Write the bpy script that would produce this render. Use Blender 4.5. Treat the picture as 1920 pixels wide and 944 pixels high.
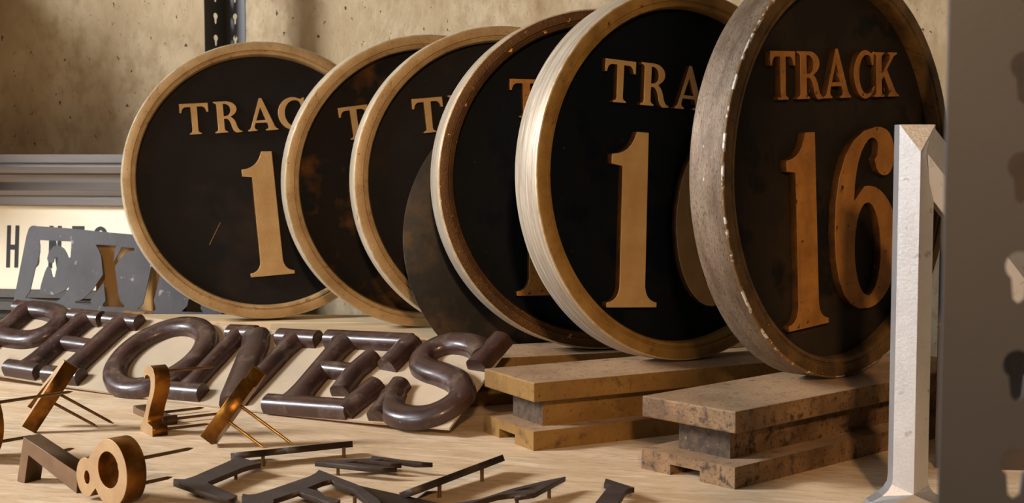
import bpy, bmesh, math, random
from mathutils import Vector, Matrix
random.seed(7)
for o in list(bpy.data.objects):
    bpy.data.objects.remove(o)
S = bpy.context.scene
COL = S.collection
R = math.radians
SH = 0.9                     # height of the shelf deck's top
CZ = 1.326                   # height of the lens

# ------------------------------------------------------------------ camera
cam = bpy.data.cameras.new('camera'); camo = bpy.data.objects.new('camera', cam); COL.objects.link(camo)
cam.sensor_width = 36.0; cam.lens = 2600.0 / 1920.0 * 36.0
cam.clip_start = 0.02; cam.clip_end = 60
camo.location = (0, 0, CZ)
camo.rotation_euler = (R(90) - math.atan(183 / 2600.0), 0, 0)
cam.dof.use_dof = True; cam.dof.focus_distance = 2.1; cam.dof.aperture_fstop = 13
S.camera = camo

# ------------------------------------------------------------------ light
S.view_settings.view_transform = 'Standard'; S.view_settings.look = 'None'
S.view_settings.gamma = 1.0; S.view_settings.use_curve_mapping = False
S.view_settings.exposure = 0.0
w = bpy.data.worlds.new('World'); S.world = w; w.use_nodes = True
bg = w.node_tree.nodes['Background']; bg.inputs[0].default_value = (1.0, 0.9, 0.78, 1); bg.inputs[1].default_value = 0.04

def area(name, loc, target, size, size_y, power, color, spread=180):
    l = bpy.data.lights.new(name, 'AREA'); l.shape = 'RECTANGLE'; l.size = size; l.size_y = size_y
    l.energy = power; l.color = color; l.spread = R(spread)
    o = bpy.data.objects.new(name, l); COL.objects.link(o); o.location = loc
    o.rotation_euler = (Vector(target) - Vector(loc)).to_track_quat('-Z', 'Y').to_euler()
    return o
area('window_light', (-3.6, 1.75, 2.75), (-0.1, 2.3, 1.0), 0.7, 0.9, 212, (0.95, 0.97, 1.0))
area('front_window', (-4.2, -0.8, 1.95), (0.5, 1.8, 1.2), 1.4, 1.6, 11, (0.90, 0.95, 1.0), 60)
area('warm_lamp', (0.15, -2.5, 2.6), (0.45, 2.0, 1.1), 0.2, 0.2, 9.5, (1.0, 0.64, 0.34), 50)

# ------------------------------------------------------------------ helpers: materials
def lin(c):
    return tuple(((x / 255.0) / 12.92 if x / 255.0 <= 0.04045 else ((x / 255.0 + 0.055) / 1.055) ** 2.4) for x in c) + (1.0,)

def mat(name, base, other=None, scale=6.0, rough=0.5, metal=0.0, bump=0.0, bscale=60.0, mix=(0.35, 0.65),
        specks=None, stretch=(1, 1, 1), rough2=None, detail=6.0, coat=0.0, chips=None, spec=0.5, bdist=0.002):
    """procedural surface: two colours blended by noise, optional specks and chips, fine relief"""
    m = bpy.data.materials.new(name); m.use_nodes = True
    n = m.node_tree.nodes; L = m.node_tree.links
    b = n['Principled BSDF']
    tc = n.new('ShaderNodeTexCoord'); mp = n.new('ShaderNodeMapping'); mp.inputs['Scale'].default_value = stretch
    L.new(tc.outputs['Object'], mp.inputs[0])
    col = None
    def noise(sc, det=detail, rgh=0.6, vec=mp):
        t = n.new('ShaderNodeTexNoise'); t.inputs['Scale'].default_value = sc; t.inputs['Detail'].default_value = det
        t.inputs['Roughness'].default_value = rgh; L.new(vec.outputs[0], t.inputs['Vector']); return t
    def ramp(src, a, c):
        r = n.new('ShaderNodeMapRange'); r.inputs[1].default_value = a; r.inputs[2].default_value = c
        L.new(src, r.inputs[0]); return r.outputs[0]
    def mixc(fac, ca, cb):
        x = n.new('ShaderNodeMix'); x.data_type = 'RGBA'
        if isinstance(fac, float): x.inputs[0].default_value = fac
        else: L.new(fac, x.inputs[0])
        for i, c in ((6, ca), (7, cb)):
            if isinstance(c, tuple): x.inputs[i].default_value = c
            else: L.new(c, x.inputs[i])
        return x.outputs[2]
    base = lin(base)
    f = None
    if other is not None:
        f = ramp(noise(scale).outputs[0], *mix)
        col = mixc(f, base, lin(other))
    else:
        col = base
    for sp in ([specks] if isinstance(specks, tuple) else (specks or [])):
        c, sc, lo, hi = sp
        col = mixc(ramp(noise(sc, 3.0).outputs[0], lo, hi), col, lin(c))
    if chips:                                   # bright flakes: colour, scale, low, high
        c, sc, lo, hi = chips
        k = ramp(noise(sc, 4.0, 0.7).outputs[0], lo, hi)
        col = mixc(k, col, lin(c))
    if isinstance(col, tuple): b.inputs['Base Color'].default_value = col
    else: L.new(col, b.inputs['Base Color'])
    b.inputs['Metallic'].default_value = metal
    b.inputs['Specular IOR Level'].default_value = spec
    if rough2 is not None:
        g = noise(scale * 2.3)
        r = n.new('ShaderNodeMapRange'); r.inputs[1].default_value = 0.3; r.inputs[2].default_value = 0.7
        r.inputs[3].default_value = rough; r.inputs[4].default_value = rough2
        L.new(g.outputs[0], r.inputs[0]); L.new(r.outputs[0], b.inputs['Roughness'])
    else:
        b.inputs['Roughness'].default_value = rough
    b.inputs['Coat Weight'].default_value = coat; b.inputs['Coat Roughness'].default_value = 0.12
    if bump:
        g = noise(bscale, 8.0, 0.65)
        bp = n.new('ShaderNodeBump'); bp.inputs['Strength'].default_value = bump; bp.inputs['Distance'].default_value = bdist
        L.new(g.outputs[0], bp.inputs['Height']); L.new(bp.outputs[0], b.inputs['Normal'])
    return m

M = {}
M['wall'] = mat('wall_plaster', (188, 170, 140), (158, 136, 102), 4.5, 0.92, 0, 0.9, 34, specks=[((168, 148, 116), 22, 0.45, 0.62), ((128, 100, 64), 9, 0.58, 0.8), ((66, 50, 34), 46, 0.655, 0.69), ((58, 44, 30), 110, 0.68, 0.71)], stretch=(1.2, 1, 0.8), bdist=0.004, mix=(0.38, 0.7))
M['deck'] = mat('deck_board', (224, 197, 162), (202, 170, 132), 4.0, 0.75, 0, 0.4, 130, stretch=(1.2, 5, 1), specks=[((186, 152, 114), 26, 0.5, 0.75), ((160, 124, 86), 110, 0.64, 0.72), ((234, 214, 186), 9, 0.55, 0.75)], bdist=0.0015)
M['floor'] = mat('concrete_floor', (120, 110, 98), (98, 90, 80), 2.0, 0.85)
M['steel'] = mat('painted_steel', (66, 65, 68), (60, 59, 62), 3.0, 0.5, 0.0, 0.05, 200)
M['lip_gold'] = mat('gold_paint', (198, 166, 118), (168, 134, 88), 16, 0.5, 0.3, 0.4, 220, specks=[((120, 90, 54), 50, 0.62, 0.76), ((84, 60, 36), 130, 0.66, 0.74)])
M['lip_old'] = mat('worn_gold_paint', (98, 66, 30), (72, 46, 22), 18, 0.4, 0.4, 0.5, 180, chips=((250, 196, 110), 70, 0.64, 0.68))
M['lip_dark'] = mat('tarnished_gold_paint', (120, 90, 48), (74, 54, 30), 24, 0.5, 0.3, 0.6, 160, specks=((48, 34, 20), 90, 0.6, 0.7), chips=((236, 206, 160), 90, 0.68, 0.71))
M['lip_mid'] = mat('dull_gold_paint', (164, 128, 68), (132, 98, 48), 22, 0.5, 0.3, 0.4, 160, specks=((92, 66, 34), 70, 0.62, 0.72))
M['edge_chipped'] = mat('chipped_bright_edge', (130, 96, 52), (238, 228, 210), 50, 0.42, 0.3, 0.5, 160, mix=(0.5, 0.56))
M['edge_bright'] = mat('bright_worn_edge', (206, 192, 166), (176, 150, 108), 40, 0.4, 0.4, 0.3, 160)
M['side_gold'] = mat('brushed_gold_edge', (214, 202, 180), (190, 174, 148), 7, 0.4, 0.5, 0.2, 160, specks=((120, 92, 60), 44, 0.66, 0.72))
M['side_pale'] = mat('brushed_pale_edge', (178, 166, 148), (142, 126, 106), 5, 0.5, 0.35, 0.35, 14, stretch=(1.5, 30, 1.5), mix=(0.35, 0.65), specks=[((196, 186, 170), 9, 0.52, 0.7), ((112, 88, 60), 34, 0.66, 0.74)])
M['side_worn'] = mat('worn_edge', (140, 122, 102), (100, 80, 62), 4, 0.5, 0.35, 0.5, 40, stretch=(3, 14, 3), mix=(0.35, 0.65), specks=[((84, 58, 38), 48, 0.55, 0.66), ((70, 46, 28), 110, 0.6, 0.68)], chips=((240, 234, 224), 22, 0.715, 0.735))
M['field_brown'] = mat('dark_brown_enamel', (34, 31, 31), (26, 25, 29), 5, 0.55, 0.0, 0.12, 120, specks=[((52, 42, 34), 8, 0.56, 0.8), ((86, 64, 46), 110, 0.7, 0.78)], spec=0.15)
M['field_rust'] = mat('rusty_dark_enamel', (30, 25, 22), (98, 64, 32), 8, 0.55, 0.0, 0.15, 100, mix=(0.5, 0.66), specks=((22, 24, 28), 9, 0.56, 0.64), spec=0.12)
M['field_blue'] = mat('blue_black_enamel', (7, 15, 24), (14, 17, 20), 6, 0.5, 0.0, 0.15, 110, specks=[((4, 10, 22), 14, 0.56, 0.66), ((60, 50, 36), 90, 0.68, 0.8)], spec=0.12)
M['field_worn'] = mat('worn_black_enamel', (32, 28, 24), (58, 44, 30), 6, 0.55, 0.0, 0.2, 90, mix=(0.45, 0.8), specks=((24, 22, 20), 12, 0.56, 0.64), chips=((150, 124, 90), 150, 0.73, 0.77), spec=0.12)
M['letter_gold'] = mat('gold_letter', (206, 172, 122), (188, 150, 98), 14, 0.5, 0.35, 0.2, 200)
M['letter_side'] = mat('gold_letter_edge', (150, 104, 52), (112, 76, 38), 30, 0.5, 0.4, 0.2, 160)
M['letter_worn'] = mat('worn_gold_letter', (186, 128, 58), (150, 98, 40), 24, 0.5, 0.35, 0.35, 160, specks=((70, 44, 20), 70, 0.62, 0.7))
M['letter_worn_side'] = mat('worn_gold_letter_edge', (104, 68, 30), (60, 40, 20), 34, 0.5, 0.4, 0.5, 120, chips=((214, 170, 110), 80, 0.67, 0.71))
M['plate_dark'] = mat('patinated_plate', (30, 27, 25), (72, 55, 38), 9, 0.5, 0.1, 0.15, 80, mix=(0.46, 0.62), specks=((40, 36, 34), 30, 0.5, 0.66), spec=0.3)
M['bronze'] = mat('dusty_bronze', (152, 116, 58), (116, 84, 40), 9, 0.55, 0.25, 0.4, 130, mix=(0.3, 0.7), specks=[((96, 70, 40), 40, 0.56, 0.74), ((74, 54, 34), 160, 0.62, 0.72)])
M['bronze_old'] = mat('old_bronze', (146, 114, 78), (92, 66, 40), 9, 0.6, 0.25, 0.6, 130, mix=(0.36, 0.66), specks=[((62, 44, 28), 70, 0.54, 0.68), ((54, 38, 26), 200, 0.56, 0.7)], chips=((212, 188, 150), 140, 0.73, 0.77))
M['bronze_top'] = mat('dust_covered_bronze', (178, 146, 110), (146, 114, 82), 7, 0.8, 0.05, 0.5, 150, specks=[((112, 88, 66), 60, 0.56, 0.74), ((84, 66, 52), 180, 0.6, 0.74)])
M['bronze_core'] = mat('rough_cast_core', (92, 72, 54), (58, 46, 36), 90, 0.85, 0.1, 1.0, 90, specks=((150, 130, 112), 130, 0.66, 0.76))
M['bronze_pale'] = mat('pale_dusty_slab', (208, 184, 146), (186, 158, 118), 4, 0.75, 0.05, 0.2, 120, stretch=(1, 6, 6), specks=((140, 110, 76), 30, 0.66, 0.75))
M['enamel'] = mat('brown_porcelain_enamel', (66, 43, 36), (48, 31, 27), 16, 0.24, 0.0, 0.12, 70, specks=[((112, 92, 80), 30, 0.54, 0.9), ((126, 106, 92), 120, 0.66, 0.78)], rough2=0.5, coat=0.22)
M['cream'] = mat('dusty_cream_panel', (190, 168, 140), (166, 150, 128), 5, 0.6, 0.0, 0.1, 120, specks=((150, 120, 84), 12, 0.6, 0.75))
M['stencil'] = mat('grey_zinc_plate', (76, 72, 74), (60, 57, 59), 7, 0.5, 0.15, 0.2, 60, specks=((168, 160, 160), 26, 0.64, 0.74), chips=((190, 130, 96), 16, 0.72, 0.76))
M['white'] = mat('cream_painted_sheet', (250, 240, 216), (238, 222, 190), 3, 0.6, 0, 0.05, 60)
M['black'] = mat('black_paint', (26, 24, 26), None, rough=0.6)
M['frame'] = mat('grey_sheet_metal', (128, 118, 110), (104, 100, 98), 4, 0.4, 0.4, 0.12, 90, stretch=(0.4, 4, 4))
M['frame_dark'] = mat('dark_sheet_metal', (66, 62, 62), (52, 50, 52), 4, 0.4, 0.4, 0.1, 90)
M['frame_brown'] = mat('brown_sheet_metal', (62, 50, 38), (48, 40, 30), 5, 0.5, 0.2, 0.1, 90)
M['brass_face'] = mat('pale_brass_face', (182, 150, 110), (160, 126, 88), 22, 0.5, 0.3, 0.15, 240)
M['brass_side'] = mat('patinated_brass', (150, 96, 28), (84, 54, 20), 20, 0.26, 0.85, 0.25, 90, mix=(0.4, 0.62), rough2=0.42)
M['brass_dull'] = mat('dull_brass_face', (128, 98, 70), (108, 80, 56), 22, 0.5, 0.3, 0.15, 240)
M['brass_dull_side'] = mat('dull_brass_edge', (92, 68, 44), (72, 52, 34), 26, 0.45, 0.4, 0.15, 240)
M['spike'] = mat('brown_metal_spike', (128, 96, 58), (88, 64, 42), 40, 0.4, 0.6)
M['spike_gold'] = mat('golden_metal_spike', (186, 148, 78), (150, 112, 54), 40, 0.3, 0.75)
M['dark_top'] = mat('dark_grey_metal', (92, 84, 82), (74, 68, 68), 30, 0.42, 0.5, 0.15, 160)
M['dark_side'] = mat('dark_brown_metal_edge', (66, 50, 36), (48, 36, 28), 30, 0.5, 0.4, 0.15, 160)
M['silver'] = mat('silvery_cast_metal', (216, 216, 217), (200, 200, 202), 14, 0.42, 0.85, 0.2, 240, specks=((168, 160, 150), 60, 0.64, 0.76))
M['rust'] = mat('dark_rusted_sheet', (40, 34, 30), (58, 42, 28), 12, 0.6, 0.1, 0.4, 110, specks=((120, 70, 30), 40, 0.66, 0.74))
M['tan'] = mat('tan_metal', (206, 166, 108), (186, 146, 92), 6, 0.5, 0.1, 0.2, 100)
M['wood'] = mat('splinter_wood', (150, 112, 62), (108, 78, 42), 30, 0.8, 0, 0.4, 90)

# ------------------------------------------------------------------ helpers: objects
def link(name, me, mats, parent=None, loc=None, smooth=None):
    for m in (mats if isinstance(mats, (list, tuple)) else [mats]):
        me.materials.append(M[m])
    if smooth is not None:
        for p in me.polygons: p.use_smooth = True
        me.set_sharp_from_angle(angle=R(smooth))
    o = bpy.data.objects.new(name, me); COL.objects.link(o)
    if parent: o.parent = parent
    if loc: o.location = loc
    return o

def thing(name, label, cat, matrix=None, loc=None, rotz=0.0, group=None):
    o = bpy.data.objects.new(name, None); COL.objects.link(o); o.empty_display_size = 0.05
    if matrix is not None: o.matrix_world = matrix
    else:
        o.location = loc or (0, 0, 0); o.rotation_euler = (0, 0, rotz)
    o['label'] = label; o['category'] = cat
    if group: o['group'] = group
    return o

def frame_matrix(origin, e1, e2):
    """matrix whose local x, y, z are e1, e2 (made square to e1) and their cross product"""
    e1 = Vector(e1).normalized(); e2 = Vector(e2); e2 = (e2 - e1 * e2.dot(e1)).normalized(); e3 = e1.cross(e2)
    m = Matrix((e1, e2, e3)).transposed().to_4x4(); m.translation = Vector(origin); return m

def bm_mesh(bm, name):
    bmesh.ops.recalc_face_normals(bm, faces=bm.faces)
    me = bpy.data.meshes.new(name); bm.to_mesh(me); bm.free(); return me

def bm_box(bm, x0, x1, y0, y1, z0, z1, mi=0, bev=0.0):
    v = [bm.verts.new((x, y, z)) for x in (x0, x1) for y in (y0, y1) for z in (z0, z1)]
    fs = [bm.faces.new([v[i] for i in q]) for q in ((0, 1, 3, 2), (4, 6, 7, 5), (0, 4, 5, 1), (2, 3, 7, 6), (0, 2, 6, 4), (1, 5, 7, 3))]
    for f in fs: f.material_index = mi
    if bev:
        es = set(e for f in fs for e in f.edges)
        bmesh.ops.bevel(bm, geom=list(es), offset=bev, segments=2, affect='EDGES', profile=0.6)

def flat_shape(outlines, t, bevel=0.0, face_mat=0, side_mat=1, name='shape'):
    """2D outlines (the later ones holes) -> slab from z=-t to z=0, front at z=0"""
    cu = bpy.data.curves.new(name, 'CURVE'); cu.dimensions = '2D'; cu.fill_mode = 'BOTH'
    cu.extrude = t / 2 - bevel; cu.bevel_depth = bevel; cu.bevel_resolution = 1
    cu.offset = -bevel
    for pts in outlines:
        s = cu.splines.new('POLY'); s.points.add(len(pts) - 1); s.use_cyclic_u = True
        for p, q in zip(s.points, pts): p.co = (q[0], q[1], 0, 1)
    o = bpy.data.objects.new('tmp', cu)
    me = bpy.data.meshes.new_from_object(o)
    bpy.data.objects.remove(o); bpy.data.curves.remove(cu)
    me.transform(Matrix.Translation((0, 0, -t / 2)))
    bm = bmesh.new(); bm.from_mesh(me); bmesh.ops.remove_doubles(bm, verts=bm.verts, dist=1e-6)
    bmesh.ops.recalc_face_normals(bm, faces=bm.faces)
    bm.to_mesh(me); bm.free(); me.materials.clear()
    for p in me.polygons: p.material_index = face_mat if p.normal.z > 0.5 else side_mat
    return me

def qb(a, c, b, n=6):
    """quadratic curve from a to b with control c (without the start point)"""
    return [((1 - t) ** 2 * a[0] + 2 * t * (1 - t) * c[0] + t * t * b[0], (1 - t) ** 2 * a[1] + 2 * t * (1 - t) * c[1] + t * t * b[1]) for t in [i / n for i in range(1, n + 1)]]

def ell(cx, cy, rx, ry, a0, a1, n=20):
    return [(cx + rx * math.cos(R(a0 + (a1 - a0) * i / n)), cy + ry * math.sin(R(a0 + (a1 - a0) * i / n))) for i in range(n + 1)]

def path(*segs):
    """points; a tuple ('c', ctrl, end) adds a curve"""
    out = []
    for s in segs:
        if s[0] == 'c': out += qb(out[-1], s[1], s[2])
        else: out.append(s)
    return out

def catmull(pts, n=8, closed=False):
    P = [Vector((p[0], p[1])) for p in pts]; N = len(P); out = []
    rng = range(N if closed else N - 1)
    for i in rng:
        p0 = P[(i - 1) % N] if closed or i > 0 else P[i] * 2 - P[i + 1]
        p1 = P[i]; p2 = P[(i + 1) % N]
        p3 = P[(i + 2) % N] if closed or i + 2 < N else P[i + 1] * 2 - P[i]
        for k in range(n):
            t = k / n
            out.append(0.5 * ((2 * p1) + (p2 - p0) * t + (2 * p0 - 5 * p1 + 4 * p2 - p3) * t * t + (3 * p1 - p0 - 3 * p2 + p3) * t ** 3))
    if not closed: out.append(P[-1])
    return [(p.x, p.y) for p in out]

# ------------------------------------------------------------------ serif glyphs, cap height 1
def mirror(pts, cx): return pts + [(2 * cx - x, y) for x, y in reversed(pts)]
def g_T():
    c = 0.45
    half = path((0.27, 0.0), (0.27, 0.045), ('c', (0.36, 0.06), (0.36, 0.14)), (0.35, 0.88), (0.21, 0.88), ('c', (0.10, 0.86), (0.08, 0.70)), (0.02, 0.70), (0.02, 1.0))
    return [mirror(half, c)]
def g_R():
    o = path((0.0, 0.0), (0.0, 0.045), ('c', (0.09, 0.06), (0.09, 0.14)), (0.09, 0.86), ('c', (0.09, 0.94), (0.0, 0.955)), (0.0, 1.0), (0.38, 1.0))
    o += ell(0.36, 0.745, 0.33, 0.255, 90, -52, 18)[1:]
    o += path((0.50, 0.50), ('c', (0.62, 0.42), (0.66, 0.22)), ('c', (0.70, 0.05), (0.82, 0.03)), (0.82, 0.0), (0.66, -0.02), ('c', (0.54, 0.0), (0.50, 0.20)), ('c', (0.47, 0.40), (0.36, 0.44)), (0.29, 0.44), (0.29, 0.14), ('c', (0.29, 0.06), (0.38, 0.045)), (0.38, 0.0))
    h = [(0.29, 0.53), (0.29, 0.91)] + ell(0.33, 0.72, 0.17, 0.19, 90, -90, 16)
    return [o, h]
def g_A():
    o = path((0.0, 0.0), (0.0, 0.045), ('c', (0.07, 0.06), (0.10, 0.16)), (0.38, 1.05), (0.46, 1.05), (0.78, 0.15), ('c', (0.82, 0.06), (0.88, 0.045)), (0.88, 0.0), (0.52, 0.0), (0.52, 0.045), ('c', (0.62, 0.06), (0.59, 0.15)), (0.56, 0.25), (0.23, 0.25), (0.20, 0.16), ('c', (0.18, 0.06), (0.27, 0.045)), (0.27, 0.0))
    return [o, [(0.26, 0.34), (0.53, 0.34), (0.395, 0.74)]]
def g_C():
    o = [(0.76, 0.70), (0.80, 1.0), (0.74, 1.0), (0.70, 0.965)] + ell(0.44, 0.5, 0.44, 0.53, 62, 318, 34) + [(0.82, 0.22), (0.78, 0.26)]
    o += ell(0.50, 0.5, 0.30, 0.42, 312, 62, 26) + [(0.70, 0.70)]
    return [o]
def g_K():
    o = path((0.0, 0.0), (0.0, 0.045), ('c', (0.09, 0.06), (0.09, 0.14)), (0.09, 0.86), ('c', (0.09, 0.94), (0.0, 0.955)), (0.0, 1.0), (0.37, 1.0), (0.37, 0.955), ('c', (0.28, 0.94), (0.28, 0.86)), (0.28, 0.52), (0.56, 0.85), ('c', (0.62, 0.94), (0.52, 0.955)), (0.52, 1.0), (0.84, 1.0), (0.84, 0.955), ('c', (0.74, 0.94), (0.68, 0.86)), (0.47, 0.61), (0.76, 0.14), ('c', (0.82, 0.06), (0.90, 0.045)), (0.90, 0.0), (0.50, 0.0), (0.50, 0.045), ('c', (0.58, 0.06), (0.54, 0.14)), (0.36, 0.46), (0.28, 0.38), (0.28, 0.14), ('c', (0.28, 0.06), (0.37, 0.045)), (0.37, 0.0))
    return [o]
def g_one():
    return [path((0.0, 0.0), (0.0, 0.03), ('c', (0.08, 0.04), (0.085, 0.12)), (0.075, 0.80), (0.0, 0.81), (0.0, 0.865), ('c', (0.13, 0.87), (0.165, 1.0)), (0.25, 1.0), (0.265, 0.12), ('c', (0.275, 0.04), (0.35, 0.03)), (0.35, 0.0))]
def g_six():
    o = ell(0.335, 0.33, 0.325, 0.345, 95, -90, 26) + path((0.335, -0.015), ('c', (0.0, -0.02), (0.0, 0.42)), ('c', (0.01, 0.99), (0.44, 1.0)), ('c', (0.63, 1.0), (0.63, 0.84)), ('c', (0.62, 0.72), (0.52, 0.72)), ('c', (0.43, 0.73), (0.42, 0.82)), ('c', (0.47, 0.85), (0.45, 0.91)), ('c', (0.41, 0.955), (0.36, 0.93)), ('c', (0.22, 0.86), (0.20, 0.60)))
    h = ell(0.335, 0.32, 0.135, 0.26, 0, 360, 28)[:-1]
    return [o, h]
def g_zero():
    return [ell(0.29, 0.5, 0.29, 0.52, 0, 360, 40)[:-1], ell(0.29, 0.5, 0.12, 0.41, 0, 360, 32)[:-1]]
GL = {'T': g_T, 'R': g_R, 'A': g_A, 'C': g_C, 'K': g_K, '1': g_one, '6': g_six, '0': g_zero}

def glyph(ch, x, y, wx, h, t, bevel, front, side, parent, nm, yfront):
    """a raised glyph on a sign face: sign frame is x right, z up, y into the sign"""
    sx = wx; outs = [[(px * sx, py * h) for px, py in o] for o in GL[ch]()]
    me = flat_shape(outs, t, bevel, 0, 1, nm)
    me.transform(Matrix.Rotation(R(90), 4, 'X'))
    o = link(nm, me, [front, side], parent, (x, yfront, y))
    return o

# ------------------------------------------------------------------ setting
a16 = R(16); RV = Vector((math.cos(a16), -math.sin(a16), 0)); NV = Vector((math.sin(a16), math.cos(a16), 0))
WO = Vector((-0.68, 3.42, 0))
bm = bmesh.new(); bm_box(bm, -4.5, 4.0, 0, 0.2, 0, 3.6)
o = link('wall_back', bm_mesh(bm, 'wall_back'), 'wall'); o.location = WO; o.rotation_euler = (0, 0, -a16); o['kind'] = 'structure'
bm = bmesh.new(); bm_box(bm, -1.6, -0.85, -0.75, 0.0, 1.45, 1.95)  # unseen block added beyond the left edge to shade the wall there
o = link('shadow_blocker_1', bm_mesh(bm, 'shadow_blocker_1'), 'wall'); o.location = WO; o.rotation_euler = (0, 0, -a16); o['kind'] = 'structure'
bm = bmesh.new(); bm_box(bm, -5, 5, -3, 4.5, -0.1, 0)
o = link('floor', bm_mesh(bm, 'floor'), 'floor'); o['kind'] = 'structure'

# ------------------------------------------------------------------ shelving unit
def keyhole(cx, cz, s=1.0):
    pts = ell(cx, cz, 0.0075 * s, 0.0075 * s, -55, 235, 14)
    return pts + [(cx - 0.0032 * s, cz - 0.017 * s)] + [(cx, cz - 0.0195 * s)] + [(cx + 0.0032 * s, cz - 0.017 * s)]
def flange(width, z0, z1, first, slot_x, t=0.0022, mirrored=False):
    outs = [[(0, z0), (width, z0), (width, z1), (0, z1)]]
    z = first
    while z > z0 + 0.04: z -= 0.0508
    while z < z1 - 0.03:
        if z > z0 + 0.03: outs.append(keyhole(slot_x, z))
        z += 0.0508
    me = flat_shape(outs, t, 0, 0, 0, 'flange'); me.transform(Matrix.Rotation(R(90), 4, 'X')); return me
bm = bmesh.new(); bm_box(bm, -3.3, 1.4, 0.012, 2.14, SH - 0.022, SH, bev=0.002)
o = link('shelf_deck', bm_mesh(bm, 'shelf_deck'), 'deck'); o.location = (0.22, 0.74, 0); o.rotation_euler = (0, 0, -a16)
o['label'] = 'pale tan board deck of the shelf that carries all the old signs and letters'; o['category'] = 'shelf'
# near post, at the right edge of the picture: broad flange facing the lens, second one behind it
near = thing('slotted_upright', 'grey slotted steel shelf post, blurred, nearest at the right edge', 'shelf post', loc=(0.2205, 0.706, 0))
link('front_flange', flange(0.072, 0.0, 2.4, 1.3705, 0.0390), 'steel', near)
bm = bmesh.new(); bm_box(bm, 0.0695, 0.072, 0.0022, 0.04, 0.0, 2.4)
link('side_flange', bm_mesh(bm, 'side_flange'), 'steel', near)
# far post by the wall: opens towards the lens
far = thing('slotted_upright', 'grey slotted steel shelf post by the wall, above the leftmost track sign', 'shelf post', loc=(-0.676, 3.30, 0), rotz=R(-32))
link('front_flange', flange(0.062, 0.0, 2.6, 1.648, 0.030), 'steel', far)
f = link('side_flange', flange(0.070, 0.0, 2.6, 1.648, 0.034), 'steel', far); f.rotation_euler = (0, 0, R(-90))

# ------------------------------------------------------------------ round track signs
def lathe(profile, mats_idx, seg=128):
    """profile of (radius, y); ring around the y axis"""
    bm = bmesh.new(); rings = []
    for r, y in profile:
        rings.append([bm.verts.new((r * math.cos(2 * math.pi * k / seg), y, r * math.sin(2 * math.pi * k / seg))) for k in range(seg)])
    for i in range(len(profile) - 1):
        for k in range(seg):
            f = bm.faces.new((rings[i][k], rings[i][(k + 1) % seg], rings[i + 1][(k + 1) % seg], rings[i + 1][k])); f.material_index = mats_idx[i]
    return bm
def sign_matrix(c, yaw, tilt, roll):
    m = Matrix.Rotation(R(yaw), 4, 'Z') @ Matrix.Rotation(R(-tilt), 4, 'X') @ Matrix.Rotation(R(roll), 4, 'Y')
    m.translation = Vector((c[0], c[1], c[2] + CZ)); return m
def track_sign(label, c, yaw, tilt, RAD, roll, thick, lip, side, edge, field, lf, ls, word, numerals, tl=0.010):
    m = sign_matrix(c, yaw, tilt, roll)
    root = thing('track_sign', label, 'sign', matrix=m)
    t = thick
    prof = [(RAD - 0.006, t), (RAD - 0.001, t), (RAD, t - 0.002), (RAD, 0.003), (RAD - 0.0012, 0.0008), (RAD - 0.003, 0.0), (RAD - 0.018, 0.0005), (RAD - 0.0195, 0.003), (RAD - 0.0215, 0.003), (RAD - 0.0225, 0.0012), (RAD - 0.027, 0.002), (RAD - 0.0295, 0.006), (RAD - 0.030, 0.0235)]
    idx = [1, 1, 1, 2, 2, 0, 0, 0, 0, 0, 0, 0]
    link('rim', bm_mesh(lathe(prof, idx), 'rim'), [lip, side, edge], root, smooth=35)
    bm = lathe([(0.0005, 0.022), (RAD * 0.5, 0.022), (RAD - 0.0295, 0.022), (RAD - 0.0065, t - 0.001), (0.0005, t - 0.001)], [0, 0, 0, 0])
    link('face_panel', bm_mesh(bm, 'face_panel'), field, root, smooth=35)
    k = RAD / 0.30
    for ch, x, wx, h in word:
        glyph(ch, x * k, 0.1075 * k, wx * k, h * k, tl, 0.0009, lf, ls, root, 'letter', 0.022 - tl)
    for ch, x, y, wx, h in numerals:
        glyph(ch, x * k, y * k, wx * k, h * k, tl + 0.002, 0.0012, lf, ls, root, 'numeral', 0.022 - tl - 0.002)
    return root
# the word and numerals are laid out on a face of 0.30 m radius; each: character, left, (bottom), width unit, height
WORD = [('T', -0.1695, 0.071, 0.067), ('R', -0.096, 0.071, 0.068), ('A', -0.026, 0.074, 0.068), ('C', 0.041, 0.075, 0.068), ('K', 0.110, 0.072, 0.067)]
W16 = [('T', -0.1735, 0.069, 0.067), ('R', -0.108, 0.081, 0.067), ('A', -0.0415, 0.081, 0.068), ('C', 0.0385, 0.070, 0.068), ('K', 0.093, 0.080, 0.067)]
D1 = ((-0.5244, 2.9576, -0.0547), 17.87, 5.4, 0.2964)
D2 = ((-0.1635, 2.8133, -0.0572), 18.81, -1.26, 0.2970)
D3 = ((-0.0101, 2.6865, -0.0526), 17.69, 2.31, 0.3000)
D4 = ((0.16, 2.4311, -0.0447), 16.88, 2.29, 0.2983)
D5 = ((0.279, 2.1848, -0.034), 33.28, 1.59, 0.2921)
D6 = ((0.487, 2.0103, -0.0263), 44.47, 0.36, 0.2991)
track_sign('round gold-rimmed TRACK 1 sign, leftmost of the row, its word nearly all showing', *D1, -3.5, 0.05, 'lip_gold', 'side_gold', 'edge_bright', 'field_brown', 'letter_gold', 'letter_side', WORD, [('1', -0.048, -0.2075, 0.272, 0.27)], 0.008)
track_sign('second round track sign from the left, rust-mottled face and only its T showing', *D2, -8, 0.05, 'lip_gold', 'side_gold', 'edge_bright', 'field_rust', 'letter_gold', 'letter_side', WORD, [], 0.008)
track_sign('third round track sign from the left, bright silver left edge, behind the plain dark disc', *D3, -5.5, 0.045, 'lip_gold', 'side_gold', 'edge_bright', 'field_brown', 'letter_gold', 'letter_side', WORD, [], 0.008)
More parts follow.
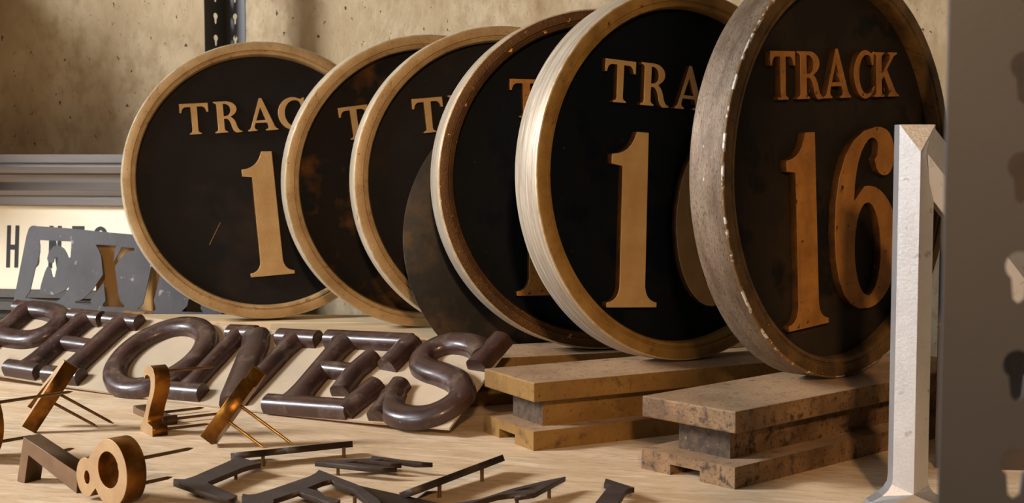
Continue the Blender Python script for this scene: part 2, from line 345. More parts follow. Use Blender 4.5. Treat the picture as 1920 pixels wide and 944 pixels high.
track_sign('round track sign with dark brown flaking rim, just right of the plain dark disc', *D4, 0.5, 0.055, 'lip_old', 'side_pale', 'edge_bright', 'field_blue', 'letter_worn', 'letter_worn_side', WORD, [('1', -0.157, -0.203, 0.272, 0.27)])
track_sign('round track sign with broad pale brushed edge, second from the right, numeral starting with 1', *D5, 3.5, 0.057, 'lip_mid', 'side_pale', 'edge_bright', 'field_blue', 'letter_gold', 'letter_worn_side', WORD, [('1', -0.1505, -0.2145, 0.290, 0.279), ('0', -0.015, -0.207, 0.286, 0.272)])
track_sign('round TRACK 16 sign, rightmost and nearest, worn edge with white chips', *D6, -2.5, 0.056, 'lip_dark', 'side_worn', 'edge_chipped', 'field_worn', 'letter_worn', 'letter_worn_side', W16, [('1', -0.141, -0.217, 0.287, 0.278), ('6', -0.022, -0.2045, 0.267, 0.268)])

# plain disc without rim, between the third and the fourth sign
bm = lathe([(0.0005, 0), (0.13, 0), (0.2645, 0), (0.266, 0.001), (0.266, 0.004), (0.0005, 0.004)], [0, 0, 0, 0, 0])
o = link('plain_disc', bm_mesh(bm, 'plain_disc'), 'plate_dark', smooth=35)
o.matrix_world = sign_matrix((0.056, 2.565, -0.1590), 20, 5, 0)
o['label'] = 'thin plain dark metal disc without rim, standing in front of the third track sign'; o['category'] = 'disc'

# ------------------------------------------------------------------ bronze I-shaped blocks the signs stand on
def ibar(label, corner, heading, length, width, height, mats, notch=True, web_in=(0.035, 0.036)):
    """corner: the front end corner nearest the lens, on the deck; heading: direction of the long side, degrees from +y to +x"""
    d = Vector((math.sin(R(heading)), math.cos(R(heading)), 0)); l = Vector((-d.y, d.x, 0))
    root = thing('flanged_bar', label, 'metal bar', matrix=frame_matrix((corner[0], corner[1], SH), d, l), group='flanged bronze bars under the signs')
    f = height * 0.285; sm, tm, cm = mats
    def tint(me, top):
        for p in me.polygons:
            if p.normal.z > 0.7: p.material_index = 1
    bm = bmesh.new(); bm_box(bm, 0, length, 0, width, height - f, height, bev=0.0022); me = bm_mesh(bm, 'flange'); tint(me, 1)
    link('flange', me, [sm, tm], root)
    bm = bmesh.new(); bm_box(bm, web_in[0], length - web_in[0], web_in[1], width - web_in[1], f, height - f)
    me = bm_mesh(bm, 'web')
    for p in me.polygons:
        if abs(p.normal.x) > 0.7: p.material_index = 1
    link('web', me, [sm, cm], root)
    if notch:
        a, b2, hn = width * 0.36, width * 0.68, f * 0.5
        prof = [(0, 0), (a, 0), (a, hn), (b2, hn), (b2, 0), (width, 0), (width, f), (0, f)]
        bm = bmesh.new()
        v0 = [bm.verts.new((0, y, z)) for y, z in prof]; v1 = [bm.verts.new((length, y, z)) for y, z in prof]
        bm.faces.new(v0); bm.faces.new(v1[::-1])
        for i in range(8): bm.faces.new((v0[i], v0[(i + 1) % 8], v1[(i + 1) % 8], v1[i]))
    else:
        bm = bmesh.new(); bm_box(bm, 0, length, 0, width, 0, f, bev=0.0022)
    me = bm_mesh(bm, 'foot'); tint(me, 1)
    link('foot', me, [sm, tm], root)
    return root
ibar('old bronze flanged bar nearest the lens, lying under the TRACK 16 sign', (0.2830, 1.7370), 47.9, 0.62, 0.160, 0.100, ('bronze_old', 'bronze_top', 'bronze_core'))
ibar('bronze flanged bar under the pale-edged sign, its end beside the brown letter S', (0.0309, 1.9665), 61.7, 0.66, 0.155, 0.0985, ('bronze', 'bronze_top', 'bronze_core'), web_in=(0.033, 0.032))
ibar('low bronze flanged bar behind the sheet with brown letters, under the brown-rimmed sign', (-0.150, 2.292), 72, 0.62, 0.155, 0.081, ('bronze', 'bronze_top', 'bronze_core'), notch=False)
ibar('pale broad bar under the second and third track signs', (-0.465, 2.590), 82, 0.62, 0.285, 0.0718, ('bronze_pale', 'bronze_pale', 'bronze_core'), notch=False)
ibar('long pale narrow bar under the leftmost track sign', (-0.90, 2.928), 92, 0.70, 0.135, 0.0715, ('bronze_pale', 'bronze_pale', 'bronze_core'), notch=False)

# ------------------------------------------------------------------ sheet with brown raised letters PHONES
SK = 0.937
yaw_, roll_, tilt_ = 0.5448, 0.02214, 0.53209
sr = Vector((math.cos(yaw_) * math.cos(roll_), -math.sin(yaw_) * math.cos(roll_), math.sin(roll_)))
su = Vector((math.sin(yaw_) * math.cos(tilt_), math.cos(yaw_) * math.cos(tilt_), math.sin(tilt_))); su = (su - sr * su.dot(sr)).normalized()
SO = Vector((-0.31791 * SK, 2.35 * SK, CZ - 0.43687 * SK))
sm_ = frame_matrix(SO, sr, su)
phones = thing('letter_sheet', 'long bent cream sheet bearing raised dark brown letters PHONES', 'sign', matrix=sm_)
BOW = 0.04557
def bend(me):
    for v in me.vertices:
        u = v.co.x; v.co.z += BOW * u * u; v.co *= SK
    me.update()
bm = bmesh.new()
N = 40; u0, u1, v0, v1, th = -0.945, 0.2655, -0.0211, 0.2043, 0.004
top = [[bm.verts.new((u0 + (u1 - u0) * i / N, v, 0)) for v in (v0, v1)] for i in range(N + 1)]
bot = [[bm.verts.new((u0 + (u1 - u0) * i / N, v, -th)) for v in (v0, v1)] for i in range(N + 1)]
for i in range(N):
    bm.faces.new((top[i][0], top[i + 1][0], top[i + 1][1], top[i][1])); bm.faces.new((bot[i][0], bot[i][1], bot[i + 1][1], bot[i + 1][0]))
    for k in (0, 1): bm.faces.new((top[i][k], top[i + 1][k], bot[i + 1][k], bot[i][k]))
bm.faces.new((top[0][0], top[0][1], bot[0][1], bot[0][0])); bm.faces.new((top[N][0], top[N][1], bot[N][1], bot[N][0]))
me = bm_mesh(bm, 'sheet'); bend(me); link('sheet', me, 'cream', phones)

def stroke(bm, pts, w, h=0.024, closed=False, ends=None):
    """sweep a humped section along a path in the sheet plane; ends: half width at the two ends (flared serifs)"""
    n = len(pts); P = [Vector((p[0], p[1], 0)) for p in pts]
    sec = [(-1.0, 0.0), (-0.97, 0.45), (-0.86, 0.72), (-0.62, 0.90), (-0.3, 0.985), (0.0, 1.0), (0.3, 0.985), (0.62, 0.90), (0.86, 0.72), (0.97, 0.45), (1.0, 0.0)]
    rings = []
    for i in range(n):
        a = P[(i - 1) % n] if closed or i else P[i]; b = P[(i + 1) % n] if closed or i < n - 1 else P[i]
        d1 = (P[i] - a).normalized() if (P[i] - a).length > 1e-9 else None
        d2 = (b - P[i]).normalized() if (b - P[i]).length > 1e-9 else None
        d1 = d1 or d2; d2 = d2 or d1
        t = (d1 + d2).normalized(); nrm = Vector((-t.y, t.x, 0)); k = 1 / max(0.5, t.dot(d2))
        ww = w if not callable(w) else w(i / (n - 1))
        rings.append([bm.verts.new(P[i] + nrm * (s * ww * k) + Vector((0, 0, z * h))) for s, z in sec])
    m = len(sec)
    for i in range(n if closed else n - 1):
        A, B = rings[i], rings[(i + 1) % n]
        for j in range(m - 1): bm.faces.new((A[j], A[j + 1], B[j + 1], B[j]))
    if not closed:
        bm.faces.new(rings[0]); bm.faces.new(rings[-1][::-1])
def dense(pts, k=10):
    out = []
    for a, b in zip(pts[:-1], pts[1:]):
        out += [(a[0] + (b[0] - a[0]) * i / k, a[1] + (b[1] - a[1]) * i / k) for i in range(k)]
    return out + [pts[-1]]
def flare(w0, w1, w2):
    """half width swelling towards both ends of a stem"""
    return lambda t: w0 + (w1 - w0) * max(0, (0.22 - t) / 0.22) ** 2 + (w2 - w0) * max(0, (t - 0.78) / 0.22) ** 2
SW, SB = 0.0225, 0.0175
def raised(strokes, label=None):
    bm = bmesh.new()
    for s in strokes: stroke(bm, *s[:2], **(s[2] if len(s) > 2 else {}))
    me = bm_mesh(bm, 'raised_letter'); bend(me)
    return link('raised_letter', me, 'enamel', phones, smooth=38)
mm = lambda l: [(a / 1000.0, b / 1000.0) for a, b in l]
FL = flare(SW, 0.034, 0.034)
raised([(dense(mm([(-903, 0), (-903, 176)])), FL), (mm([(-940, -1), (-858, -1)]), SB), (mm([(-938, 175), (-870, 176)]), SB),
        (catmull(mm([(-900, 176), (-850, 178), (-806, 168), (-783, 140), (-786, 108), (-812, 86), (-850, 81), (-903, 82)])), SW)])
raised([(dense(mm([(-737, 0), (-731, 174)])), FL), (mm([(-788, -3), (-702, -3)]), SB), (mm([(-772, 172), (-690, 174)]), SB),
        (dense(mm([(-632, 0), (-630, 178)])), FL), (mm([(-681, -4), (-590, 0)]), SB), (mm([(-676, 175), (-588, 177)]), SB),
        (mm([(-735, 91), (-630, 91)]), 0.016, {'h': 0.021})])
raised([(ell(-0.456, 0.0865, 0.0885, 0.0965, 0, 360, 56)[:-1], 0.0225, {'closed': True})])
raised([(dense(mm([(-320, 0), (-324, 176)])), flare(0.018, 0.032, 0.02)), (mm([(-360, -2), (-281, 1)]), SB), (mm([(-348, 174), (-285, 178)]), SB),
        (dense(mm([(-285, 176), (-262, 140), (-206, 2), (-196, -14)])), lambda t: 0.027), (dense(mm([(-190, -12), (-186, 176)])), flare(0.018, 0.018, 0.034)),
        (mm([(-226, 175), (-135, 177)]), SB)])
raised([(dense(mm([(-70, 0), (-73, 178)])), FL), (mm([(-115, 181), (72, 184)]), SB), (mm([(71, 190), (61, 112)]), flare(SW, 0.022, 0.02)),
        (mm([(-70, 95), (6, 92)]), 0.016), (dense(mm([(16, 140), (4, 92), (8, 36)])), lambda t: 0.0195), (mm([(-122, -8), (56, -3)]), 0.0185), (mm([(48, -12), (72, 66)]), 0.0205)])
S_pts = mm([(236, 160), (214, 179), (179, 189), (144, 184), (121, 158), (126, 128), (152, 112), (190, 101), (228, 84), (252, 54), (247, 22), (222, -3), (186, -10), (152, -3), (128, 18), (118, 44)])
raised([(catmull(S_pts, 6), 0.0225), (mm([(251, 206), (240, 126)]), 0.021), (mm([(117, 72), (121, -18)]), 0.0185)])

# ------------------------------------------------------------------ grey EXIT stencil and the framed PHONES sign behind it
def mat_plane(px, py, pz, yaw, tilt):
    y, t = R(yaw), R(tilt)
    return frame_matrix((px, py, pz), (math.cos(y), -math.sin(y), 0), (math.sin(y) * math.cos(t), math.cos(y) * math.cos(t), math.sin(t)))
pm = lambda l: [(a / 1000.0, b / 1000.0) for a, b in l]
def obj_mesh(name, me, mats, m, label, cat, group=None, smooth=None):
    o = link(name, me, mats, smooth=smooth); o.matrix_world = m; o['label'] = label; o['category'] = cat
    if group: o['group'] = group
    return o
m = mat_plane(-1.1285, 3.12, 0.9576, 6, 78)
plate = pm([(-9, -58), (-5, 14), (16, 177)]) + qb((0.016, 0.177), (0.019, 0.209), (0.035, 0.209), 6) + pm([(106, 205), (206, 196), (440, 176), (470, 170), (490, -58)])
E_ = pm([(48, 177), (125, 174), (125, 138), (121, 136), (115, 148), (108, 158), (99, 163), (91, 165), (84, 162), (76, 154), (72, 145), (70, 134), (73, 127), (80, 124), (86, 126), (87, 137), (96, 138), (94, 111), (91, 92), (86, 92), (80, 111), (76, 115), (72, 116), (67, 104), (60, 76), (58, 60), (62, 55), (74, 51), (86, 51), (96, 53), (109, 57), (119, 64), (127, 72), (126, 66), (117, 51), (108, 43), (98, 36), (25, 44), (35, 59), (44, 113), (48, 123), (52, 150), (51, 165)])
X_ = pm([(182, 167), (192, 167), (232, 165), (228, 155), (227, 127), (241, 155), (244, 162), (274, 160), (274, 154), (265, 153), (255, 149), (242, 136), (231, 117), (239, 76), (245, 46), (250, 36), (259, 28), (254, 25), (209, 26), (208, 32), (214, 39), (207, 80), (188, 55), (179, 40), (179, 36), (182, 33), (179, 28), (144, 33), (143, 38), (152, 39), (162, 44), (182, 64), (204, 99), (200, 122), (197, 140), (191, 154)])
I_ = pm([(288, 22), (301, 33), (305, 54), (316, 120), (320, 142), (316, 152), (350, 150), (346, 142), (337, 98), (326, 40), (332, 23), (329, 17)])
T_ = pm([(391, 17), (404, 30), (407, 49), (418, 120), (404, 118), (392, 106), (390, 140), (470, 136), (462, 104), (452, 114), (444, 118), (435, 32), (435, 24), (441, 16)])
obj_mesh('stencil_plate', flat_shape([plate, E_, X_, I_, T_], 0.003, 0, 0, 0), 'stencil', m, 'grey metal stencil plate with cut-out letters EXIT leaning behind the brown letters', 'stencil')

m = mat_plane(-1.2239, 3.30, 1.0004, 10, 84)
fs = thing('framed_sign', 'cream sign with black narrow letters PHONES in a grey moulded metal frame by the wall', 'sign', matrix=m)
bm = bmesh.new(); bm_box(bm, -0.75, 0.445, -0.01, 0.21, -0.012, 0.0); link('panel', bm_mesh(bm, 'panel'), 'white', fs)
def extrude_u(profile, ua, ub, mi=None):
    bm = bmesh.new(); a = [bm.verts.new((ua, v, z)) for v, z in profile]; b = [bm.verts.new((ub, v, z)) for v, z in profile]; n = len(profile)
    bm.faces.new(a); bm.faces.new(b[::-1])
    for i in range(n): bm.faces.new((a[i], a[(i + 1) % n], b[(i + 1) % n], b[i]))
    return bm
prof = pm([(203, -30), (203, 12), (205, 16), (223, 18), (224, 14), (226, 14), (227, 20), (238, 24), (241, 18), (256, 6), (260, 2), (277, 6), (280, 22), (294, 26), (295, 20), (303, 20), (304, 30), (323, 32), (324, -30)])
link('top_rail', bm_mesh(extrude_u(prof, -0.78, 0.46), 'top_rail'), 'frame', fs)
prof = pm([(4, -30), (4, 6), (2, 10), (-16, 12), (-18, 6), (-24, 6), (-26, 16), (-46, 18), (-48, 4), (-64, 4), (-66, 16), (-97, 16), (-97, -30)])
link('bottom_rail', bm_mesh(extrude_u(prof, -0.78, 0.46), 'bottom_rail'), 'frame_brown', fs)
bm = bmesh.new(); bm_box(bm, 0.445, 0.46, 0.004, 0.203, -0.03, 0.015); link('side_rail', bm_mesh(bm, 'side_rail'), 'frame', fs)
def block(kind, x):
    wd, b, t, hh = 0.031, 0.055, 0.156, 0.0095
    if kind == 'H': return [[(x, b), (x + hh, b), (x + hh, b + .043), (x + wd - hh, b + .043), (x + wd - hh, b), (x + wd, b), (x + wd, t), (x + wd - hh, t), (x + wd - hh, b + .055), (x + hh, b + .055), (x + hh, t), (x, t)]]
    if kind == 'N': return [[(x, b), (x + hh, b), (x + hh, b + .06), (x + wd - hh, b), (x + wd, b), (x + wd, t), (x + wd - hh, t), (x + wd - hh, b + .045), (x + hh, t), (x, t)]]
    if kind == 'E': return [[(x, b), (x + wd, b), (x + wd, b + .011), (x + hh, b + .011), (x + hh, b + .045), (x + .025, b + .045), (x + .025, b + .056), (x + hh, b + .056), (x + hh, t - .011), (x + wd, t - .011), (x + wd, t), (x, t)]]
    rr = lambda i: [(px, py) for px, py in ell(x + wd / 2, t - wd / 2 - 0 + i * 0, wd / 2 - i, wd / 2 - i, 0, 180, 12) + ell(x + wd / 2, b + wd / 2, wd / 2 - i, wd / 2 - i, 180, 360, 12)]
    if kind == 'O': return [rr(0), rr(hh)]
    if kind == 'P': return [[(x, b), (x + hh, b), (x + hh, b + .04), (x + .017, b + .04)] + ell(x + .017, t - .03, .014, .03, -85, 85, 10) + [(x + .017, t), (x, t)], [(x + hh, b + .05), (x + .016, b + .05)] + ell(x + .016, t - .03, .006, .02, -80, 80, 8) + [(x + .016, t - .01), (x + hh, t - .01)]]
    if kind == 'S':
        c = catmull([(x + .027, t - .03), (x + .0265, t - .012), (x + .0155, t - .005), (x + .0045, t - .014), (x + .006, t - .036), (x + .0155, b + .05), (x + .025, b + .036), (x + .0265, b + .014), (x + .0155, b + .005), (x + .0045, b + .013), (x + .004, b + .032)], 5)
        L_, R_ = [], []
        for i, p in enumerate(c):
            a = c[max(0, i - 1)]; d = c[min(len(c) - 1, i + 1)]; tx, ty = d[0] - a[0], d[1] - a[1]; q = math.hypot(tx, ty)
            L_.append((p[0] - ty / q * .0046, p[1] + tx / q * .0046)); R_.append((p[0] + ty / q * .0046, p[1] - tx / q * .0046))
        return [L_ + R_[::-1]]
for ch, x in zip('PHONES', (-0.036, 0.014, 0.068, 0.123, 0.181, 0.237)):
    me = flat_shape(block(ch, x), 0.0008, 0, 0, 0); me.transform(Matrix.Translation((0, 0, 0.0009)))
    o = link('painted_letter', me, 'black', fs)

# tan metal piece standing between the stencil and the framed sign
bm = bmesh.new(); bm_box(bm, 0, 0.135, 0, 0.03, 0, 0.225, bev=0.004)
o = link('tan_block', bm_mesh(bm, 'tan_block'), 'tan'); o.matrix_world = Matrix.Translation((-0.955, 3.165, SH)) @ Matrix.Rotation(R(-6), 4, 'Z')
o['label'] = 'tan metal block standing upright behind the cut-out X of the stencil'; o['category'] = 'block'

# splinter lying on the long pale bar
bm = bmesh.new()
pts = [(0, 0), (0.02, 0.006), (0.05, 0.004), (0.066, 0.009), (0.064, 0.016), (0.03, 0.014), (0.004, 0.012)]
a = [bm.verts.new((x, y, 0)) for x, y in pts]; b = [bm.verts.new((x + random.uniform(-.002, .002), y, 0.006 + random.uniform(-.002, .003))) for x, y in pts]
bm.faces.new(a[::-1]); bm.faces.new(b)
for i in range(len(pts)): bm.faces.new((a[i], a[(i + 1) % 7], b[(i + 1) % 7], b[i]))
o = link('wood_splinter', bm_mesh(bm, 'wood_splinter'), 'wood'); o.location = (-0.864, 3.055, SH + 0.0716); o.rotation_euler = (0, 0, R(-8))
o['label'] = 'small brown wood splinter lying on the pale bar above the brown O'; o['category'] = 'splinter'

# ------------------------------------------------------------------ spikes
def spike_mesh(length, r=0.0024, name='spike'):
    tip = 0.12 if name == 'spike' else 0.95
    bm = bmesh.new(); k = 10; rings = []
    for t, q in ((0, 1.0), (length - 0.008, 0.9), (length, tip)):
        rings.append([bm.verts.new((q * r * math.cos(2 * math.pi * i / k), q * r * math.sin(2 * math.pi * i / k), -t)) for i in range(k)])
    for A, B in zip(rings[:-1], rings[1:]):
        for i in range(k): bm.faces.new((A[i], A[(i + 1) % k], B[(i + 1) % k], B[i]))
    bm.faces.new(rings[0]); bm.faces.new(rings[-1][::-1])
    return bm_mesh(bm, name)
def spiked(name, label, cat, m, outlines, t, spikes, mats=('brass_face', 'brass_side'), sm='spike', bevel=0.0006, group=None, child='spike', r=0.0024):
    """a flat cast figure in the local xy plane with its face at z=0 and spikes out of its back (x, y, length)"""
    root = thing(name, label, cat, matrix=m, group=group)
    link('body', flat_shape(outlines, t, bevel), list(mats), root)
    for x, y, ln in spikes:
        link(child, spike_mesh(ln, r, child), sm, root, (x, y, -t + 0.0005), smooth=40)
    return root
Z = Vector((0, 0, 1))
GB = 'loose brass figures with spikes on the deck'
def fig(o, e1, e2): return frame_matrix(o, e1, e2)
# 7 (or L) standing on its two ends, at the front left
spiked('brass_numeral', 'dull brass numeral like an upturned V, standing on both ends left of the brass 8', 'numeral', fig((-0.6323, 1.7711, SH), (0.8441, -0.5362, 0), Z),
       [pm([(1, 61), (103, 27), (101, 0), (90, 4), (10, 38), (1, 0), (-14, 1)])], 0.026, [(0.07, 0.03, 0.085), (-0.004, 0.03, 0.06)], ('brass_dull', 'brass_dull_side'), group=GB)
# 8 on its side
o8 = ell(0.0, 0.025, 0.021, 0.0245, 75, 290, 16) + ell(0.050, 0.038, 0.0365, 0.0415, 215, 495, 30)
h1 = ell(0.002, 0.025, 0.0058, 0.0085, 0, 360, 16)[:-1]; h2 = ell(0.048, 0.041, 0.0215, 0.0225, 0, 360, 26)[:-1]
spiked('brass_numeral', 'pale-faced brass numeral 8 lying on its side at the front left', 'numeral', fig((-0.5251, 1.6851, SH + 0.0034), (0.766, -0.6428, 0), Z),
       [o8, h1, h2], 0.028, [(0.066, 0.052, 0.085), (0.07, 0.022, 0.05)], group=GB)
# ring at the left edge
spiked('brass_numeral', 'round brass numeral cut off by the left edge, seen from its side', 'numeral', fig((-0.752, 1.90, SH), (0.766, -0.6428, 0), Z),
       [ell(0, 0.052, 0.046, 0.052, 0, 360, 40)[:-1], ell(0, 0.052, 0.02, 0.03, 0, 360, 24)[:-1]], 0.026, [(0.028, 0.082, 0.12), (0.034, 0.028, 0.055)], group=GB)
# 2 standing upright
two = pm([(17, 90), (21, 98), (34, 105), (50, 108), (60, 105), (67, 97), (69, 89), (68, 78), (65, 71), (58, 60), (48, 47), (38, 30), (33, 18), (54, 15), (54, 0), (0, 0), (0, 7), (14, 22), (23, 33), (31, 49), (42, 62), (48, 73), (50, 83), (46, 90), (37, 92), (28, 90), (23, 84)])
spiked('brass_numeral', 'brass numeral 2 standing upright with spikes pointing right, before the brown O', 'numeral', fig((-0.5725, 2.1106, SH), (0.5633, -0.8262, 0), Z),
       [two], 0.024, [(0.052, 0.098, 0.08), (0.045, 0.008, 0.072)], group=GB)
# low 1 lying on its edge behind the 2
spiked('brass_numeral', 'low brass numeral lying on its edge behind the upright brass 2', 'numeral', fig((-0.623, 2.256, SH), (0.588, -0.81, 0), Z),
       [pm([(0, 0), (128, 0), (128, 14), (118, 14), (116, 11), (14, 11), (10, 13), (0, 13)])], 0.024, [(0.05, 0.006, 0.08), (0.116, 0.0065, 0.095)], ('brass_dull', 'brass_dull_side'), group=GB)
def leaning(px, py, phi, az, eps):
    rv = Vector((math.cos(az), -math.sin(az), 0)); v = Vector((math.sin(az), math.cos(az), 0))
    e1 = rv * math.cos(phi) + Z * math.sin(phi); nrm = -rv * math.sin(phi) + Z * math.cos(phi)
    e2 = (v + nrm * eps).normalized()
    return e1, e2, rv, nrm
e1, e2, rv, nrm = leaning(0, 0, R(56.5), R(-19), 0.10)
mlean = frame_matrix((-0.7455, 2.085, SH + 0.0125), e1, e2)
spiked('brass_numeral', 'brass numeral leaning on two spikes, left of the upright 2, seen edge-on', 'numeral', mlean,
       [pm([(0, 0), (116, 0), (116, 16), (30, 62), (22, 50), (88, 14), (0, 13)])], 0.0235, [(0.052, 0.007, 0.078), (0.066, 0.022, 0.100)], group=GB)
e1, e2, rv, nrm = leaning(0, 0, R(53.5), R(-12), -0.32)
mlean = frame_matrix((-0.4525, 1.988, SH + 0.0174), e1, e2)
spiked('brass_numeral', 'glossy golden numeral 1 leaning on two spikes in front of the brown N', 'numeral', mlean,
       [pm([(0, 0), (102, 0), (104, 12), (124, 10), (126, 26), (92, 30), (90, 26), (0, 30)])], 0.0215, [(0.040, 0.006, 0.066), (0.066, 0.024, 0.094)], ('brass_face', 'brass_side'), 'spike_gold', group=GB)

# ------------------------------------------------------------------ dark flat letters on short pegs
GD = 'dark metal letters on short pegs at the front'
HT = 0.018
def dark(label, outlines, m, t, pegs, name='metal_letter'):
    return spiked(name, label, 'letter', m, outlines, t, pegs, ('dark_top', 'dark_side'), 'spike', 0.0004, GD, 'peg', 0.0025)
def flat_at(z): return Matrix.Translation((0, 1.8, SH + z))
PG = HT - 0.0065
def local(outlines, m):
    """move outlines so that the thing's own origin sits at their middle"""
    xs = [p[0] for p in outlines[0]]; ys = [p[1] for p in outlines[0]]; cx, cy = sum(xs) / len(xs), sum(ys) / len(ys)
    return [[(x - cx, y - cy) for x, y in o] for o in outlines], m @ Matrix.Translation((cx, cy, 0)), cx, cy
def dark_flat(label, outlines, pegs, z=HT, t=0.0065):
    outs, m, cx, cy = local(outlines, flat_at(z))
    return dark(label, outs, m, t, [(x - cx, y - cy, z - t + 0.0004) for x, y in pegs])
dark_flat('dark metal letter L lying flat on pegs, leftmost of the dark letters', [pm([(-426, -79), (-412, -81), (-404, -66), (-377, 22), (-374, 38), (-373, 53), (-332, 9), (-338, 3), (-345, -6), (-352, -20), (-379, -95), (-378, -101), (-329, -164), (-331, -180), (-338, -186), (-423, -93)])], [(-0.362, -0.008), (-0.392, -0.098)])
dark_flat('large dark metal letter E lying flat in the front middle, overlapping the L', [pm([(-323, -168), (-324, -155), (-317, -160), (-308, -157), (-291, -129), (-257, -65), (-252, -48), (-250, -29), (-239, -43), (-229, -58), (-218, -73), (-190, -111), (-158, -182), (-150, -215), (-172, -215), (-170, -193), (-183, -163), (-192, -135), (-220, -99), (-227, -83), (-236, -94), (-251, -127), (-233, -143), (-222, -170), (-203, -184), (-205, -200), (-219, -193), (-226, -187), (-232, -176), (-250, -157), (-259, -144), (-282, -184), (-275, -225), (-312, -225)])], [(-0.242, -0.112), (-0.296, -0.165), (-0.19, -0.15)])
dark_flat('dark metal letter with three short bars lying nearly edge-on in the front middle', [pm([(-260, 24), (-226, 29), (-190, 41), (-189, 54), (-167, 43), (-149, 31), (-105, 12), (-129, 11), (-165, 35), (-186, 29), (-146, 8), (-168, 6), (-199, 24), (-221, 15), (-165, -12), (-150, -16), (-178, -19), (-262, 18)])], [(-0.231, 0.016), (-0.172, 0.039)], z=HT)
obj_mesh('metal_letter', flat_shape([pm([(0, 0), (146, -122), (128, -150), (60, -118), (20, -62), (-8, -22)])], 0.007, 0.0004), ['dark_side', 'dark_side'], Matrix.Translation((-0.1934, 1.7287, SH + 0.0075)), 'dark brown metal bar lying flat at the bottom edge, right of the E', 'letter', GD)
outs, m, cx, cy = local([pm([(-85, -215), (-61, -198), (-37, -180), (0, -130), (38, -92), (68, -67), (27, -153), (3, -166), (18, -147), (-16, -163), (-37, -187), (-55, -215)]), pm([(0, -143), (26, -133), (37, -106)])], flat_at(HT))
dark('dark metal letter A lying on pegs at the bottom edge', outs, m, 0.0065, [(0.046 - cx, -0.108 - cy, PG), (0.006 - cx, -0.150 - cy, PG)])
dark_flat('dark metal letter with a wide serif, rightmost at the bottom edge', [pm([(118, -77), (150, -125), (142, -131), (137, -144), (124, -201), (118, -235), (88, -235), (97, -201), (118, -120), (123, -113), (114, -104)])], [(0.125, -0.12), (0.11, -0.19)])
def edge_on(x, y, z, d, ln_back, outlines, pegs, label):
    """letter whose near edge runs along d; its plane falls away behind that edge"""
    d = Vector(d).normalized(); v = Vector((x, y, -0.41 + z)).normalized()
    e2 = (v - d * v.dot(d)).normalized()
    m = frame_matrix((x, y, SH + z), d, e2)
    root = dark(label, outlines, m, 0.0088, [])
    for s, off in pegs:
        p = spike_mesh(z - 0.0082, 0.0027, 'peg'); o = link('peg', p, 'spike', root)
        o.matrix_local = m.inverted() @ Matrix.Translation(Vector((x, y, SH + z - 0.0082)) + d * s + Vector((0, 0.004, 0)))
        o.scale = (1, 1, 1)
    return root
edge_on(-0.340, 1.865, 0.0235, (0.887, 0.461, 0.0), 0.06, [pm([(-36, 0), (2, 0), (2, 5), (34, 5), (34, 0), (66, 0), (66, 4), (132, 4), (132, 30), (10, 34), (10, 55), (-10, 55), (-14, 34), (-36, 30)])], [(0.0, 0), (0.117, 0)], 'thin dark metal letter seen edge-on, standing on two pegs behind the L')
edge_on(-0.090, 1.692, 0.0255, (0.537, 0.843, 0.02), 0.05, [pm([(-46, 0), (8, 0), (8, 5), (80, 5), (82, 0), (112, 1), (112, 5), (152, 5), (152, 30), (30, 32), (20, 44), (-46, 30)])], [(0.0, 0), (0.095, 0)], 'thin dark metal letter tilted up to the right on two pegs, before the bronze bars')

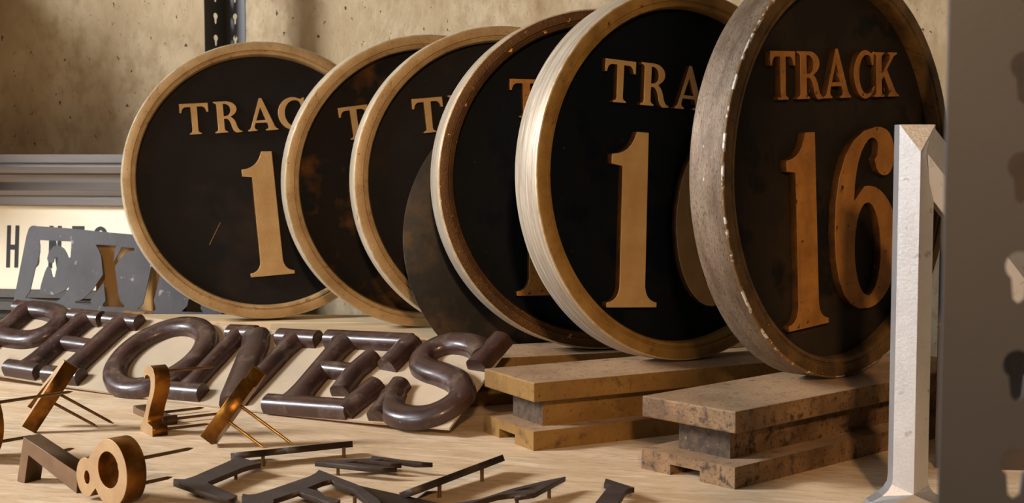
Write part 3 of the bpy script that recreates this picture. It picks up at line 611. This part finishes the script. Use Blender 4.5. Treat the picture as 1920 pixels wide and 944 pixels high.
# ------------------------------------------------------------------ big prismatic letter N at the right
def n_letter():
    root = thing('ridged_letter', 'tall silvery letter N with ridged strokes, its left face bright, beside the near post', 'letter', loc=(0.4545, 1.632, SH))
    H, W = 0.4605, 0.0418
    def prism(pts_out, ridge, base, name, mi=None):
        """closed outline in x z and a ridge polyline in front"""
        pass
    d0 = 0.022; dp = -0.012                       # depth of the slab and how far the ridge stands out
    def build(name, quads, outline):
        bm = bmesh.new(); cache = {}
        def V(p):
            k = tuple(round(c, 6) for c in p)
            if k not in cache: cache[k] = bm.verts.new(p)
            return cache[k]
        for q in quads: bm.faces.new([V(p) for p in q])
        n = len(outline)
        back = [(x, d0, z) for x, z in outline]; front = [(x, 0.0, z) for x, z in outline]
        for i in range(n): bm.faces.new([V(front[i]), V(front[(i + 1) % n]), V(back[(i + 1) % n]), V(back[i])])
        bm.faces.new([V(p) for p in back][::-1])
        return link(name, bm_mesh(bm, name), 'silver', root)
    f = lambda x, z: (x, 0.0, z)
    r = lambda x, z: (x, dp, z)
    # left stem with flared foot
    xl, xr, xm = 0.0, W, W * 0.52
    zt, zr = H, H - 0.032
    left = [(xl, zt), (xl, 0.040), (xl - 0.001, 0.032), (xl - 0.005, 0.025), (xl - 0.012, 0.018), (xl - 0.026, 0.010), (xl - 0.030, 0.0)]
    right = [(xr + 0.030, 0.0), (xr + 0.026, 0.010), (xr + 0.012, 0.018), (xr + 0.005, 0.025), (xr + 0.001, 0.032), (xr, 0.040), (xr, zt)]
    outline = left + right
    quads = []
    foot_l, foot_r, foot_m = r(xl - 0.016, 0.0065), r(xr + 0.016, 0.0065), r(xm, 0.0225)
    quads.append([f(xl, zt), f(xr, zt), r(xm, zr)])
    lf = [f(*p) for p in left[:-1]]
    quads.append([f(xl, zt), r(xm, zr), foot_m] + [foot_l] + lf[::-1][:-1])
    rf = [f(*p) for p in right[1:]]
    quads.append([r(xm, zr), f(xr, zt)] + rf[:-1][::-1] + [foot_r, foot_m])
    quads.append([lf[-1], foot_l, f(*left[-1])]); quads.append([foot_r, rf[0], f(*right[0])])
    quads.append([f(*left[-1]), foot_l, foot_m, foot_r, f(*right[0])])
    build('stem', quads, outline)
    # diagonal
    sl = 1.26; x0, x1 = W, 0.335
    a, b_ = (xr - 0.004, zt), (xr - 0.004, zt - 0.085)
    L = x1 - a[0]
    c2, d2 = (a[0] + L, zt - sl * L), (b_[0] + L, b_[1] - sl * L)
    def mid(p, q): return ((p[0] + q[0]) / 2, (p[1] + q[1]) / 2)
    m0 = (xm + 0.008, zr - 0.002); m1 = mid(c2, d2)
    build('diagonal', [[f(*a), f(*c2), r(*m1), r(*m0)], [r(*m0), r(*m1), f(*d2), f(*b_)], [f(*a), r(*m0), f(*b_)], [f(*c2), f(*d2), r(*m1)]], [a, b_, d2, c2])
    # right stem
    ox = 0.335
    out = [(ox, H), (ox, 0.0), (ox + W, 0.0), (ox + W, H)]
    q0, q1 = r(ox + W / 2, H - 0.03), r(ox + W / 2, 0.03)
    build('stem', [[f(*out[0]), q0, q1, f(*out[1])], [q0, f(*out[3]), f(*out[2]), q1], [f(*out[0]), f(*out[3]), q0], [f(*out[1]), q1, f(*out[2])]], out)
    return root
n_letter()

# dark rusted sheet behind the post, right of the gilded letter
y_, t_ = R(-8), R(84)
m = frame_matrix((0.575, 1.86, SH), (math.cos(y_), math.sin(y_), 0), (0.02, 0.10, 1))
obj_mesh('rusted_sheet', flat_shape([pm([(0, 0), (260, 0), (300, 640), (38, 640), (6, 330)])], 0.004), ['rust', 'rust'], m, 'dark rusted metal sheet standing behind the tall silvery letter and the near post', 'sheet')

# thin scratch on the face of the leftmost sign
first = bpy.data.objects['track_sign']
bm = bmesh.new()
v = [bm.verts.new(p) for p in ((-0.128, 0.0217, -0.128), (-0.1265, 0.0217, -0.1285), (-0.100, 0.0217, -0.083), (-0.101, 0.0217, -0.082))]
bm.faces.new(v); link('scratch', bm_mesh(bm, 'scratch'), 'lip_mid', first)
